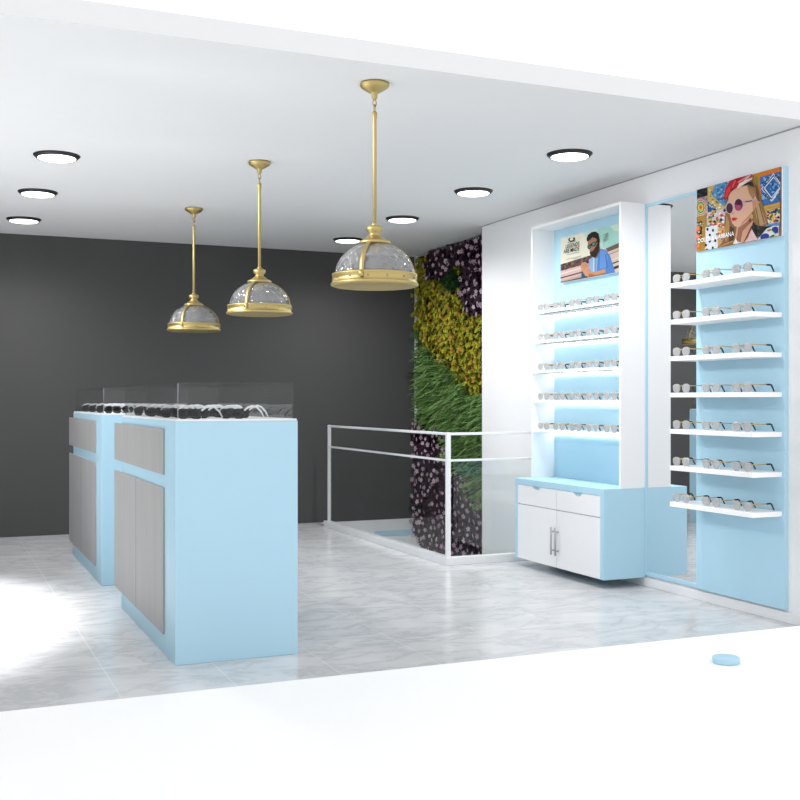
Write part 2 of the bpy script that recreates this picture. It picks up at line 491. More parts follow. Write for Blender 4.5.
c2.location = (1.10, 7.78, 0)
k1 = case_proto(); k2 = copy_tree(k1)
k1['label'] = 'low clear glass case of sunglasses on the nearer blue counter'
k2['label'] = 'low clear glass case of sunglasses on the farther blue counter'
k2.location = (1.10, 7.78, 1.205)

# ------------------------------------------------------------------ sunglasses in the cases (lens plane at x = 0, facing -x, arms towards +x)
def lens_outline(cy, cz, w, h, n=22, squ=2.6, side=1):
    out = []
    for i in range(n):
        t = 2 * pi * i / n
        c, s = cos(t), sin(t)
        y = math.copysign(abs(c) ** (2 / squ), c) * w / 2
        z = math.copysign(abs(s) ** (2 / squ), s) * h / 2
        if z < 0: y *= 1 - 0.18 * (-z / (h / 2))
        out.append((cy + y, cz + z))
    return out
def lens_mesh(cy, cz, w, h, thick=0.003, bulge=0.004, squ=2.6):
    o = lens_outline(cy, cz, w, h, squ=squ); n = len(o)
    vs = []
    for k, (sc, bx) in enumerate(((1.0, 0.0), (0.6, -bulge * .7), (0.0, -bulge))):
        if sc == 0: vs.append((bx, cy, cz))
        else: vs += [(bx, cy + (y - cy) * sc, cz + (z - cz) * sc) for y, z in o]
    fs = []
    for i in range(n):
        j = (i + 1) % n
        fs.append((i, j, n + j, n + i)); fs.append((n + i, n + j, 2 * n))
    b0 = len(vs)
    vs += [(thick, y, z) for y, z in o]
    for i in range(n):
        j = (i + 1) % n
        fs.append((j, i, b0 + i, b0 + j))
    fs.append([b0 + i for i in range(n)])
    return MB().add(vs, fs, None, True)

def sunglasses_proto():
    r = thing('sunglasses', (0, 0, 0), '', 'sunglasses', 'dark sunglasses in the glass cases')
    for s in (-1, 1):
        lens_mesh(s * .046, .026, .072, .049, bulge=.006, squ=4.0).build('lens', M['dark_lens'], r)
    fr = MB()
    for s in (-1, 1):
        o = lens_outline(s * .046, .026, .074, .051, squ=4.0)
        ring = [(0.002, y, z) for y, z in o]
        fr.tube(ring + ring[:1], 0.0026, 6)
    fr.tube([(-.002, -.012, .044), (-.004, 0, .047), (-.002, .012, .044)], .0032, 6)
    fr.build('frame', M['dark_plastic'], r)
    for s in (-1, 1):
        pts = [(.002, s * .084, .044), (.03, s * .087, .060), (.07, s * .086, .067), (.11, s * .083, .060), (.15, s * .079, .036), (.178, s * .076, .006)]
        MB().tube(pts, [.0050, .0056, .0058, .0056, .0052, .0042], 8).build('arm', M['pale_arm'], r)
    return r
sp = sunglasses_proto(); first = True
ROWN = ['front', 'second', 'third', 'fourth', 'fifth', 'sixth', 'rearmost']
TILT = radians(35)
for ci, (y0, cn) in enumerate(((5.30, 'nearer'), (7.78, 'farther'))):
    for rr in range(7):
        for kx, (dx, sn) in enumerate(((0.093, 'left'), (0.311, 'right'))):
            o = sp if first else copy_tree(sp); first = False
            o.location = (1.10 + dx + (0.085 if rr % 2 else 0.0), y0 + 0.105 + rr * 0.212, 1.2062)
            o.rotation_euler = (0, 0, TILT); o.scale = (0.94, 0.94, 0.94)
            o['label'] = 'dark sunglasses with pale arms, %s pair in the %s row of the %s glass case' % (sn, ROWN[rr], cn)

# ------------------------------------------------------------------ wall cabinet
cab = thing('wall_cabinet', (4.236, 6.262, 0), 'low light blue cabinet with white drawers and doors under the shelved niche', 'cabinet')
D = XW - 4.236; LC = 1.222; ZT = 0.687; Z0 = 0.062
b_ = MB()
b_.box(0, D, 0, 0.042, Z0, ZT, 0.002); b_.box(0, D, LC - 0.042, LC, Z0, ZT, 0.002)
b_.box(0, D, 0.042, LC - 0.042, ZT - 0.048, ZT, 0.002); b_.box(0.012, D, 0.042, LC - 0.042, Z0, Z0 + 0.018)
b_.box(0.02, D, 0.042, LC - 0.042, Z0 + 0.018, ZT - 0.048)
b_.build('body', M['blue'], cab)
wd = (LC - 0.084 - 0.004) / 2
for s in (0, 1):
    ya = 0.042 + s * (wd + 0.004); yb = ya + wd
    zt = ZT - 0.050; zb = 0.492; ym = (ya + yb) / 2; r_ = 0.055; dz = 0.024
    # drawer front with half-round finger notch cut in its top edge
    pts = [(ya, zb), (yb, zb), (yb, zt), (ym + r_, zt)]
    pts += [(ym + r_ * cos(t), zt - dz * sin(t)) for t in [pi * i / 12 for i in range(1, 12)]]
    pts += [(ym - r_, zt), (ya, zt)]
    MB().prism_x(pts, 0.0, 0.020).build('drawer', M['white'], cab)
    dr = MB().box(0, 0.020, ya, yb, Z0 + 0.002, 0.486, 0.0015).build('door', M['white'], cab)
    hy = LC / 2 + (-0.030 if s == 0 else 0.030)
    h = MB()
    h.tube([(-.028, hy, .158), (-.028, hy, .362)], .0065, 10)
    h.tube([(0.001, hy, .190), (-.028, hy, .190)], .005, 8); h.tube([(0.001, hy, .330), (-.028, hy, .330)], .005, 8)
    h.build('handle', M['chrome'], dr)['label'] = 'steel bar handle'

# ------------------------------------------------------------------ display niche above it
nic = thing('wall_niche', (4.377, 6.262, ZT), 'tall white framed wall niche with light blue back and five lit shelves', 'display niche')
DN = XW - 4.377; HN = 2.672 - ZT; SH = [1.997, 1.765, 1.532, 1.300, 1.068]
MB().box(0, DN, 0, 0.022, 0, HN, 0.002).build('side_panel', M['white'], nic)
MB().box(0, DN, LC - 0.022, LC, 0, HN, 0.002).build('side_panel', M['white'], nic)
MB().box(0, DN, 0.022, LC - 0.022, HN - 0.022, HN, 0.002).build('top_panel', M['white'], nic)
MB().box(DN - 0.014, DN, 0.022, LC - 0.022, 0, HN - 0.022).build('back_panel', M['blue'], nic)['label'] = 'light blue back panel'
for i, z in enumerate(SH):
    zz = z - ZT
    s = MB().box(0.004, DN - 0.014, 0.022, LC - 0.022, zz - 0.022, zz, 0.002).build('shelf', M['shelf_white'], nic)
    if i < 3:      # dark slots under the upper three shelves
        slot0 = None
        for rw in (0.016, 0.122):
            for q in range(16):
                y = 0.06 + q * 0.068
                if slot0 is None:
                    slot0 = MB().box(0, 0.046, 0, 0.036, -0.0015, 0.0005).build('slot', M['slot'], s); so = slot0
                else:
                    so = slot0.copy(); C.objects.link(so)
                so.location = (rw, y, zz - 0.022)
    MB().box(DN - 0.030, DN - 0.016, 0.03, LC - 0.03, zz - 0.028, zz - 0.022).build('light_strip', M['led'], s)['label'] = 'white light strip under the shelf'

# ------------------------------------------------------------------ mirror + blue wall panel
mir = thing('wall_mirror', (XW, 5.693, 0.077), 'tall narrow mirror with light blue edging beside the blue panel', 'mirror')
HM = 2.663 - 0.077; WM = 6.262 - 5.693
MB().box(-0.006, 0, 0, WM, 0, HM).build('mirror_glass', M['mirror'], mir)
fr = MB()
fr.box(-0.016, 0, WM - 0.010, WM - 0.0005, 0, HM, 0.001); fr.box(-0.016, 0, 0, WM - 0.010, HM - 0.018, HM, 0.001); fr.box(-0.016, 0, 0, WM - 0.010, 0, 0.026, 0.001)
fr.build('frame', M['blue'], mir)['label'] = 'light blue edging'
pan = thing('wall_display', (XW, 4.90, 0.077), 'tall light blue wall panel with seven white shelves of eyeglasses', 'display panel')
MB().box(-0.029, 0, 0, 0.793, 0, HM, 0.0015).build('back_panel', M['blue'], pan)
PS = [2.045, 1.812, 1.578, 1.346, 1.114, 0.880, 0.649]
for z in PS:
    MB().box(4.343 - XW, -0.029, 0.020, 0.778, z - 0.077 - 0.029, z - 0.077, 0.002).build('shelf', M['shelf_white'], pan)['label'] = 'white shelf'

# ------------------------------------------------------------------ eyeglasses
def eyeglasses_proto():
    r = thing('eyeglasses', (0, 0, 0), '', 'eyeglasses', 'gold-armed eyeglasses on the wall shelves')
    for s in (-1, 1):
        lens_mesh(s * .047, .0285, .074, .057).build('lens', M['lens'], r)
    fr = MB()
    fr.tube([(.004, -.086, .0435), (.003, -.05, .0455), (-.003, 0, .0440), (.003, .05, .0455), (.004, .086, .0435)], .0024, 6)
    fr.build('frame', M['gold'], r)
    for s in (-1, 1):
        a = MB().tube([(.002, s * .084, .0435), (.06, s * .083, .044), (.125, s * .081, .044)], .0030, 6).build('arm', M['gold'], r)
        MB().tube([(.112, s * .0815, .044), (.142, s * .080, .0445), (.149, s * .080, .042), (.172, s * .078, .0045)], [.0048, .0054, .0054, .0042], 8).build('arm_tip', M['dark_plastic'], a)['label'] = 'black arm tip'
    return r
ep = eyeglasses_proto(); first = True
ORD7 = ['top', 'second', 'third', 'fourth', 'fifth', 'sixth', 'bottom']
for i, z in enumerate(PS):
    for y, sn in ((5.60, 'left'), (5.315, 'middle'), (5.04, 'right')):
        o = ep if first else copy_tree(ep); first = False
        o.location = (4.372, y, z)
        o['label'] = 'gold-armed grey eyeglasses, %s pair on the %s shelf of the blue panel' % (sn, ORD7[i])
ORD5 = ['top', 'second', 'middle', 'fourth', 'bottom']
NPOS = ['leftmost', 'second from left', 'centre', 'second from right', 'rightmost']
for i, z in enumerate(SH):
    for k in range(5):
        o = copy_tree(ep)
        o.location = (4.402, 7.335 - k * 0.2275, z)
        o['label'] = 'gold-armed grey eyeglasses, %s pair on the %s shelf of the white niche' % (NPOS[k], ORD5[i])
for o in [q for q in C.objects if q.name.startswith('eyeglasses')]:
    o['group'] = 'eyeglasses on the blue panel shelves' if 'panel' in o['label'] else 'eyeglasses on the niche shelves'

# ------------------------------------------------------------------ posters (flat prints on boards)
class Print:
    """flat layered print on a plane X = const; coordinates read off the photograph and set on the board"""
    def __init__(self, X, org, conv, clip):
        self.X = X; self.org = org; self.conv = conv; self.mb = MB(); self.layer = 0; self.mb.recalc = False
        self.clip = clip
    def P(self, p):
        Y, z = on_x(*self.conv(*p), self.X)
        y0, y1, z0, z1 = self.clip
        return min(max(Y, y0), y1), min(max(z, z0), z1)
    def poly(self, pts, col, flat=None):
        self.layer += 1
        q = [self.P(p) for p in pts]
        x = self.X - 0.00012 * self.layer
        self.mb.add([(x - self.org[0], a - self.org[1], b - self.org[2]) for a, b in q], [list(range(len(q)))], pc(col, 0.78))
    def ell(self, c, rx, ry, col, rot=0.0, n=20):
        self.poly([(c[0] + rx * cos(t) * cos(rot) - ry * sin(t) * sin(rot), c[1] + rx * cos(t) * sin(rot) + ry * sin(t) * cos(rot)) for t in [2 * pi * i / n for i in range(n)]], col)
    def line(self, a, b, w, col):
        d = Vector((b[0] - a[0], b[1] - a[1])); n = Vector((-d.y, d.x)).normalized() * w / 2
        self.poly([(a[0] + n.x, a[1] + n.y), (b[0] + n.x, b[1] + n.y), (b[0] - n.x, b[1] - n.y), (a[0] - n.x, a[1] - n.y)], col)
    def specks(self, pts, cols, n, r0, r1):
        xs = [p[0] for p in pts]; ys = [p[1] for p in pts]; k = 0
        lay = self.layer
        while k < n:
            p = (random.uniform(min(xs), max(xs)), random.uniform(min(ys), max(ys)))
            if not inside(p, pts): continue
            self.layer = lay + k % 4
            self.ell(p, random.uniform(r0, r1), random.uniform(r0, r1), random.choice(cols), random.uniform(0, 3), 7); k += 1
        self.layer = lay + 5

def text_mesh(body, X, org, y_left, y_right, z_base, height, mat, parent, name, bold=0.0, shear=0.0):
    cu = bpy.data.curves.new('lettering', 'FONT'); cu.body = body; cu.size = 1.0; cu.offset = bold; cu.shear = shear
    cu.resolution_u = 3
    t = bpy.data.objects.new('lettering_source', cu); C.objects.link(t)
    bpy.context.view_layer.update()
    me = bpy.data.meshes.new_from_object(t.evaluated_get(bpy.context.evaluated_depsgraph_get()))
    bpy.data.objects.remove(t)
    xs = [v.co.x for v in me.vertices]; ys = [v.co.y for v in me.vertices]
    x0, x1, h1 = min(xs), max(xs), max(ys)
    vs = [(X - org[0], y_left + (y_right - y_left) * (v.co.x - x0) / (x1 - x0) - org[1], z_base + height * v.co.y / h1 - org[2]) for v in me.vertices]
    mb = MB(); mb.recalc = False
    mb.add(vs, [list(p.vertices) for p in me.polygons], mat)
    bpy.data.meshes.remove(me)
    return mb.build(name, mat, parent)

# --- poster of a woman on the blue panel
X1 = XW - 0.029 - 0.012
org1 = (XW - 0.029, 4.909, 2.256)
po = thing('poster', org1, 'colourful poster of a woman in sunglasses and red headscarf on the blue panel', 'poster', 'eyewear posters')
y0, y1, z0, z1 = 4.909, 5.672, 2.256, 2.660
MB().box(X1 - org1[0] + 0.0003, 0, 0, y1 - y0, 0, z1 - z0, 0.001).build('board', M['white'], po)
a = Print(X1, org1, lambda x, y: (680 + x / 7.2727, 160 + y / 7.2727), (y0 + .001, y1 - .001, z0 + .001, z1 - .001))
a.poly([(60, 160), (800, -20), (800, 640), (60, 760)], (188, 168, 150))
# left column of tiles
a.poly([(60, 215), (205, 180), (205, 262), (60, 300)], (28, 26, 28)); a.specks([(120, 225), (200, 200), (200, 258), (120, 276)], [(96, 92, 96), (60, 60, 66)], 16, 3, 7)
a.poly([(60, 296), (205, 258), (205, 405), (60, 430)], (168, 140, 150))
a.specks([(118, 285), (203, 266), (203, 400), (118, 420)], [(196, 76, 84), (120, 70, 120), (226, 190, 150)], 34, 4, 8)
for rx, ry, col in ((44, 62, (222, 190, 150)), (38, 54, (190, 80, 80)), (34, 48, (232, 206, 150)), (29, 42, (46, 150, 132)), (21, 30, (206, 206, 96)), (15, 22, (240, 160, 30)), (8, 11, (206, 90, 30))):
    a.ell((152, 345), rx, ry, col)
a.poly([(60, 430), (192, 400), (192, 668), (60, 760)], (172, 132, 54)); a.specks([(120, 425), (190, 410), (190, 660), (120, 676)], [(140, 100, 40), (206, 164, 70), (120, 110, 60)], 24, 4, 8)
a.poly([(60, 470), (165, 445), (160, 590), (60, 610)], (30, 26, 26))
a.specks([(120, 470), (162, 455), (158, 585), (120, 596)], [(60, 130, 70), (110, 160, 90), (200, 200, 190)], 14, 5, 9)
for c_, rr in (((128, 500), 24), ((128, 560), 24), ((132, 630), 17)): a.ell(c_, rr, rr, (232, 98, 52)); a.ell((c_[0] + 3, c_[1] - 4), rr * .5, rr * .5, (244, 140, 84))
# blue star tile, top middle
a.poly([(205, 150), (400, 100), (400, 330), (205, 385)], (206, 178, 110))
a.specks([(207, 195), (385, 150), (350, 330), (207, 380)], [(224, 190, 40), (70, 130, 60), (232, 224, 190), (196, 90, 90)], 50, 5, 10)
a.poly([(207, 300), (255, 345), (275, 362), (207, 382)], (32, 70, 140)); a.specks([(210, 310), (300, 340), (280, 360), (210, 378)], [(240, 240, 230), (60, 130, 60), (40, 80, 160)], 20, 4, 8)
a.poly([(232, 250), (262, 180), (300, 150), (400, 110), (400, 220), (325, 340)], (88, 146, 192))
a.specks([(245, 245), (270, 180), (385, 130), (390, 220), (325, 325)], [(50, 98, 156), (140, 190, 220), (66, 118, 176), (176, 214, 232)], 60, 5, 11)
# flower tile
a.poly([(205, 385), (350, 345), (350, 462), (205, 492)], (214, 196, 190))
a.specks([(208, 390), (348, 352), (348, 458), (208, 488)], [(214, 50, 52), (34, 50, 130), (238, 234, 224), (70, 140, 110), (226, 170, 60)], 70, 6, 13)
# dotted tile
a.poly([(192, 492), (282, 472), (282, 646), (192, 668)], (226, 230, 236))
for c_ in ((207, 505), (247, 512), (224, 547), (276, 545), (224, 592), (264, 588), (196, 620), (246, 640), (204, 655)): a.ell(c_, 8, 11, (24, 24, 28))
a.poly([(282, 472), (360, 450), (360, 640), (282, 650)], (206, 160, 96)); a.specks([(284, 475), (345, 460), (345, 620), (284, 640)], [(190, 70, 60), (232, 206, 150), (120, 130, 160), (110, 80, 140)], 30, 5, 9)
# large blue tile, top right
a.poly([(540, 60), (800, 0), (800, 420), (560, 420)], (206, 130, 40))
a.poly([(556, 118), (578, 112), (590, 330), (566, 300)], (110, 150, 80)); a.poly([(575, 112), (760, 60), (760, 78), (588, 128), (600, 330), (585, 300)], (232, 120, 28))
a.poly([(588, 126), (800, 66), (800, 296), (606, 336)], (62, 112, 178)); a.specks([(592, 130), (745, 88), (745, 296), (610, 325)], [(120, 170, 214), (44, 86, 150), (150, 190, 222)], 36, 6, 12)
a.poly([(600, 210), (690, 95), (800, 150), (765, 230), (676, 306)], (206, 222, 238))
a.poly([(608, 210), (690, 108), (765, 180), (676, 292)], (40, 74, 140))
a.poly([(618, 206), (692, 119), (746, 192), (676, 281)], (226, 234, 242)); a.poly([(628, 205), (692, 130), (739, 192), (677, 270)], (48, 104, 172))
a.specks([(640, 205), (692, 145), (728, 192), (678, 255)], [(110, 162, 212), (36, 78, 146), (160, 200, 226)], 22, 5, 10)
for c_, rt in (((628, 178), .9), ((650, 140), .9), ((628, 252), .5), ((655, 276), .5), ((724, 258), .9), ((742, 226), .9), ((716, 120), .5), ((740, 142), .5)):
    a.ell(c_, 17, 8.5, (30, 40, 92), -rt if rt > .6 else rt); a.ell(c_, 8, 3, (130, 160, 210), -rt if rt > .6 else rt)
a.poly([(600, 345), (800, 292), (800, 330), (612, 385)], (214, 160, 52)); a.line((604, 366), (760, 325), 6, (120, 150, 150))
a.poly([(620, 384), (800, 336), (800, 450), (640, 478)], (226, 206, 180))
a.specks([(625, 388), (748, 352), (748, 448), (645, 470)], [(222, 70, 52), (238, 234, 224), (60, 110, 70), (232, 190, 60), (150, 40, 50), (40, 60, 130)], 55, 6, 13)
a.poly([(640, 472), (800, 438), (800, 480), (640, 506)], (96, 150, 206))
# woman
a.poly([(540, 150), (575, 190), (592, 262), (618, 330), (640, 396), (654, 450), (640, 480), (606, 492), (552, 486), (528, 430), (535, 300)], (150, 112, 70))
a.poly([(545, 300), (585, 290), (620, 400), (640, 462), (600, 480), (570, 420)], (186, 150, 102)); a.poly([(560, 180), (582, 215), (596, 300), (575, 300)], (108, 76, 46)); a.line((590, 320), (628, 460), 8, (120, 84, 52)); a.line((562, 330), (588, 460), 7, (112, 82, 52))
a.poly([(345, 380), (385, 400), (425, 470), (425, 560), (400, 620), (330, 632), (282, 640), (318, 604), (345, 545), (336, 460)], (140, 98, 60))
a.poly([(352, 400), (372, 450), (372, 540), (350, 600), (335, 560), (345, 480)], (176, 134, 88)); a.poly([(380, 480), (410, 500), (405, 580), (370, 610), (372, 540)], (84, 54, 36)); a.line((300, 635), (400, 590), 8, (188, 146, 96))
a.poly([(430, 470), (545, 400), (545, 520), (486, 612), (432, 622), (410, 600)], (212, 158, 128)); a.poly([(440, 490), (540, 405), (545, 440), (470, 520), (455, 600), (425, 580)], (158, 104, 82))
a.poly([(368, 262), (396, 222), (440, 200), (505, 186), (545, 210), (562, 262), (580, 296), (572, 340), (545, 372), (532, 412), (498, 452), (446, 490), (412, 482), (394, 460), (386, 430), (378, 404), (384, 385), (366, 350)], (226, 178, 148))
a.poly([(500, 186), (545, 205), (560, 265), (548, 290), (520, 250)], (166, 124, 84)); a.poly([(540, 300), (575, 296), (570, 345), (546, 368)], (204, 142, 112)); a.poly([(450, 486), (532, 410), (545, 372), (520, 400), (470, 452)], (190, 136, 108))
a.ell((376, 352), 29, 44, (206, 176, 190)); a.ell((376, 352), 24, 38, (74, 34, 44)); a.ell((442, 330), 38, 52, (214, 184, 200)); a.ell((442, 328), 31, 44, (112, 32, 62)); a.ell((440, 350), 24, 22, (176, 70, 104)); a.ell((442, 308), 18, 20, (66, 18, 40))
a.line((404, 336), (416, 330), 8, (206, 176, 190)); a.line((474, 308), (572, 290), 14, (196, 160, 180)); a.line((490, 306), (540, 298), 7, (70, 36, 56))
a.poly([(396, 384), (412, 380), (404, 396), (388, 396)], (204, 146, 118))
a.poly([(390, 428), (404, 418), (414, 420), (438, 424), (420, 440), (400, 446)], (204, 24, 44))
a.poly([(366, 262), (380, 235), (440, 196), (510, 178), (560, 200), (540, 160), (470, 160), (400, 190)], (54, 34, 30))
a.poly([(334, 285), (346, 205), (384, 150), (420, 130), (480, 105), (540, 96), (545, 140), (500, 165), (440, 200), (392, 216), (372, 262), (345, 300)], (186, 34, 46))
a.poly([(345, 280), (352, 220), (378, 190), (384, 214), (362, 262)], (226, 60, 64)); a.poly([(430, 204), (450, 170), (540, 128), (545, 140), (500, 168), (440, 208)], (238, 220, 206)); a.line((440, 165), (510, 120), 9, (232, 150, 150)); a.line((415, 160), (470, 118), 8, (120, 16, 30)); a.line((480, 158), (528, 112), 7, (238, 216, 208)); a.line((398, 200), (420, 150), 7, (238, 110, 104))
a.ell((540, 412), 12, 18, (196, 164, 96)); a.ell((524, 440), 7, 14, (120, 60, 50))
a.poly([(548, 450), (575, 480), (640, 486), (690, 478), (640, 510), (596, 560), (566, 556), (538, 500)], (38, 34, 36)); a.specks([(560, 470), (620, 490), (590, 550), (565, 545)], [(70, 64, 64), (20, 18, 20)], 18, 6, 11)
a.poly([(540, 505), (580, 572), (596, 640), (478, 640), (510, 575)], (228, 190, 190)); a.line((542, 480), (484, 625), 7, (70, 34, 40))
a.poly([(580, 600), (600, 560), (650, 500), (700, 480), (800, 468), (800, 640), (580, 640)], (226, 228, 226))
a.ell((636, 560), 34, 24, (32, 58, 160), -.3); a.ell((716, 510), 30, 24, (34, 54, 150), .3); a.ell((690, 556), 20, 9, (50, 110, 60), -.5); a.ell((668, 512), 16, 8, (176, 110, 60), -.3); a.line((680, 505), (720, 545), 6, (90, 160, 110)); a.poly([(735, 480), (800, 465), (800, 600), (735, 560)], (222, 200, 194))
a.poly([(425, 570), (440, 600), (470, 640), (420, 640), (405, 610)], (236, 232, 228))
a.mb.build('printed_picture', None, po)
ya_, za_ = on_x(680 + 150 / 7.2727, 160 + 600 / 7.2727, X1); yb_, zb_ = on_x(680 + 413 / 7.2727, 160 + 556 / 7.2727, X1)
text_mesh('DOLCE & GABBANA', X1 - 0.00012 * (a.layer + 6), org1, ya_, yb_, (za_ + zb_) / 2, 0.027, pc((246, 246, 246)), po, 'lettering', 0.004)

# --- poster of a man inside the niche
X2 = XW - 0.014 - 0.026
org2 = (XW - 0.014, 6.41, 2.222)
p2 = thing('poster', org2, 'poster of a bearded man in blue shirt and sunglasses inside the white niche', 'poster', 'eyewear posters')
y0, y1, z0, z1 = 6.41, 7.326, 2.222, 2.572
MB().box(X2 - org2[0] + 0.0003, 0, 0, y1 - y0, 0, z1 - z0, 0.001).build('board', M['white'], p2)
a = Print(X2, org2, lambda x, y: (550 + x / 10, 225 + y / 10), (y0 + .001, y1 - .001, z0 + .001, z1 - .001))
a.poly([(60, 100), (860, -80), (860, 500), (60, 640)], (240, 238, 216))
a.poly([(330, 60), (860, -80), (860, 250), (480, 300)], (206, 230, 214)); a.poly([(480, 30), (860, -80), (860, 200), (540, 240)], (172, 222, 210)); a.poly([(600, 10), (720, -30), (720, 60), (640, 60)], (214, 236, 214))
a.poly([(60, 405), (420, 300), (420, 460), (60, 600)], (214, 186, 178)); a.poly([(60, 405), (420, 298), (420, 372), (60, 470)], (104, 78, 70)); a.specks([(112, 400), (410, 310), (410, 372), (112, 455)], [(70, 50, 46), (140, 112, 100), (90, 64, 60)], 70, 6, 12)
a.line((60, 500), (380, 410), 10, (236, 216, 206)); a.line((60, 540), (400, 450), 12, (88, 62, 58)); a.poly([(60, 570), (400, 470), (400, 640), (60, 640)], (190, 160, 150)); a.line((60, 592), (380, 520), 22, (48, 38, 38))
a.poly([(500, 260), (860, 130), (860, 500), (600, 520)], (222, 200, 186)); a.poly([(560, 236), (860, 120), (860, 170), (580, 270)], (112, 92, 82)); a.line((580, 300), (860, 200), 10, (160, 136, 124)); a.line((600, 395), (860, 310), 14, (78, 60, 54)); a.line((620, 440), (860, 360), 26, (54, 46, 46)); a.line((630, 350), (860, 265), 8, (236, 220, 206))
a.poly([(390, 345), (440, 318), (500, 236), (560, 248), (604, 310), (640, 420), (655, 500), (470, 520), (395, 450)], (84, 134, 204))
a.poly([(395, 345), (440, 318), (480, 330), (470, 480), (420, 470), (395, 440)], (150, 180, 214)); a.line((440, 330), (438, 470), 9, (206, 220, 234)); a.line((462, 335), (460, 470), 8, (98, 136, 190)); a.poly([(505, 250), (555, 256), (585, 320), (560, 430), (500, 440)], (104, 154, 220)); a.line((560, 290), (575, 430), 9, (62, 108, 180))
a.poly([(306, 410), (325, 380), (355, 368), (386, 388), (388, 440), (420, 470), (480, 462), (555, 436), (562, 486), (470, 512), (390, 532), (352, 500), (318, 450)], (206, 148, 112)); a.line((330, 400), (352, 430), 6, (160, 104, 78)); a.line((350, 385), (372, 420), 6, (160, 104, 78)); a.poly([(388, 486), (470, 500), (560, 476), (562, 488), (470, 514), (392, 530)], (160, 104, 76))
a.poly([(318, 455), (345, 490), (370, 535), (318, 540)], (52, 84, 120))
a.poly([(440, 250), (500, 215), (505, 260), (460, 335), (430, 318)], (126, 80, 60))
a.poly([(385, 150), (440, 120), (490, 140), (497, 215), (470, 290), (430, 300), (404, 268), (396, 240), (380, 220)], (178, 122, 92))
a.poly([(370, 140), (384, 100), (420, 72), (460, 66), (490, 88), (502, 150), (494, 200), (478, 178), (470, 140), (432, 122), (390, 160), (376, 166)], (26, 22, 22))
a.poly([(404, 262), (436, 256), (470, 205), (484, 175), (498, 190), (492, 260), (470, 312), (440, 326), (414, 312), (402, 284)], (44, 28, 24)); a.line((408, 268), (436, 262), 6, (150, 84, 74))
a.poly([(376, 216), (392, 204), (432, 176), (474, 160), (476, 172), (458, 206), (434, 216), (420, 208), (408, 236), (386, 242)], (24, 40, 48)); a.poly([(384, 220), (402, 206), (414, 206), (402, 232), (388, 236)], (46, 130, 132)); a.poly([(426, 188), (462, 172), (450, 200), (432, 208)], (66, 168, 150))
# ellipse emblem, small lines of print
a.ell((221, 144), 34, 21, (24, 22, 22), -.22); a.ell((221, 144), 20, 12, (238, 236, 214), -.22); a.poly([(205, 126), (240, 118), (238, 128), (207, 134)], (238, 236, 214))
a.line((182, 176), (262, 158), 6, (90, 86, 80)); a.line((175, 297), (296, 270), 4, (160, 156, 144)); a.line((172, 346), (322, 308), 5, (170, 166, 150)); a.line((240, 342), (290, 330), 4, (180, 176, 160))
for q in range(5): a.line((536, 100 + q * 16), (590, 80 + q * 16), 4, (128, 150, 140)); 
a.line((545, 165), (580, 75), 4, (120, 140, 132))
a.mb.build('printed_picture', None, p2)
for tx, l, r_, yb2, h in (('LEGENDS', (164, 236), (301, 204), 0, .030), ('ARE MADE', (142, 288), (301, 251), 0, .030)):
    ya_, za_ = on_x(550 + l[0] / 10, 225 + l[1] / 10, X2); yb_, zb_ = on_x(550 + r_[0] / 10, 225 + r_[1] / 10, X2)
    text_mesh(tx, X2 - 0.00012 * (a.layer + 6), org2, ya_, yb_, (za_ + zb_) / 2, h, pc((18, 16, 16)), p2, 'lettering', 0.008, 0.12)

# ------------------------------------------------------------------ ceiling downlights
def downlight():
    r = thing('downlight', (0, 0, ZC), '', 'ceiling light', 'round ceiling downlights')
    MB().lathe([(0.118, -0.002), (0.118, -0.020), (0.128, -0.022), (0.146, -0.004), (0.146, 0.0), (0.13, 0.0)], 48, closed=True).build('trim_ring', M['black'], r)
    MB().lathe([(0.1185, -0.004), (0.1185, -0.022), (0.105, -0.026), (0.06, -0.028)], 48).build('lens', M['lamp'], r)
    l = bpy.data.lights.new('bulb', 'SPOT'); l.energy = 62; l.spot_size = radians(165); l.spot_blend = 1.0; l.shadow_soft_size = 0.05
    lo = bpy.data.objects.new('bulb', l); C.objects.link(lo); lo.parent = r; lo.location = (0, 0, -0.085)
    return r
dl = downlight(); first = True
for X, rows, side in ((0.75, ((7.29, 'nearest of three'), (8.63, 'middle of three'), (9.97, 'farthest of three')), 'left-hand row'),
                      (3.76, ((5.94, 'nearest of four'), (7.28, 'second nearest of four'), (8.62, 'third nearest of four'), (9.96, 'farthest of four')), 'right-hand row')):
    for Y, w in rows:
        o = dl if first else copy_tree(dl); first = False
        o.location = (X, Y, ZC)
        o['label'] = 'black-rimmed round ceiling downlight, %s in the %s' % (w, side)

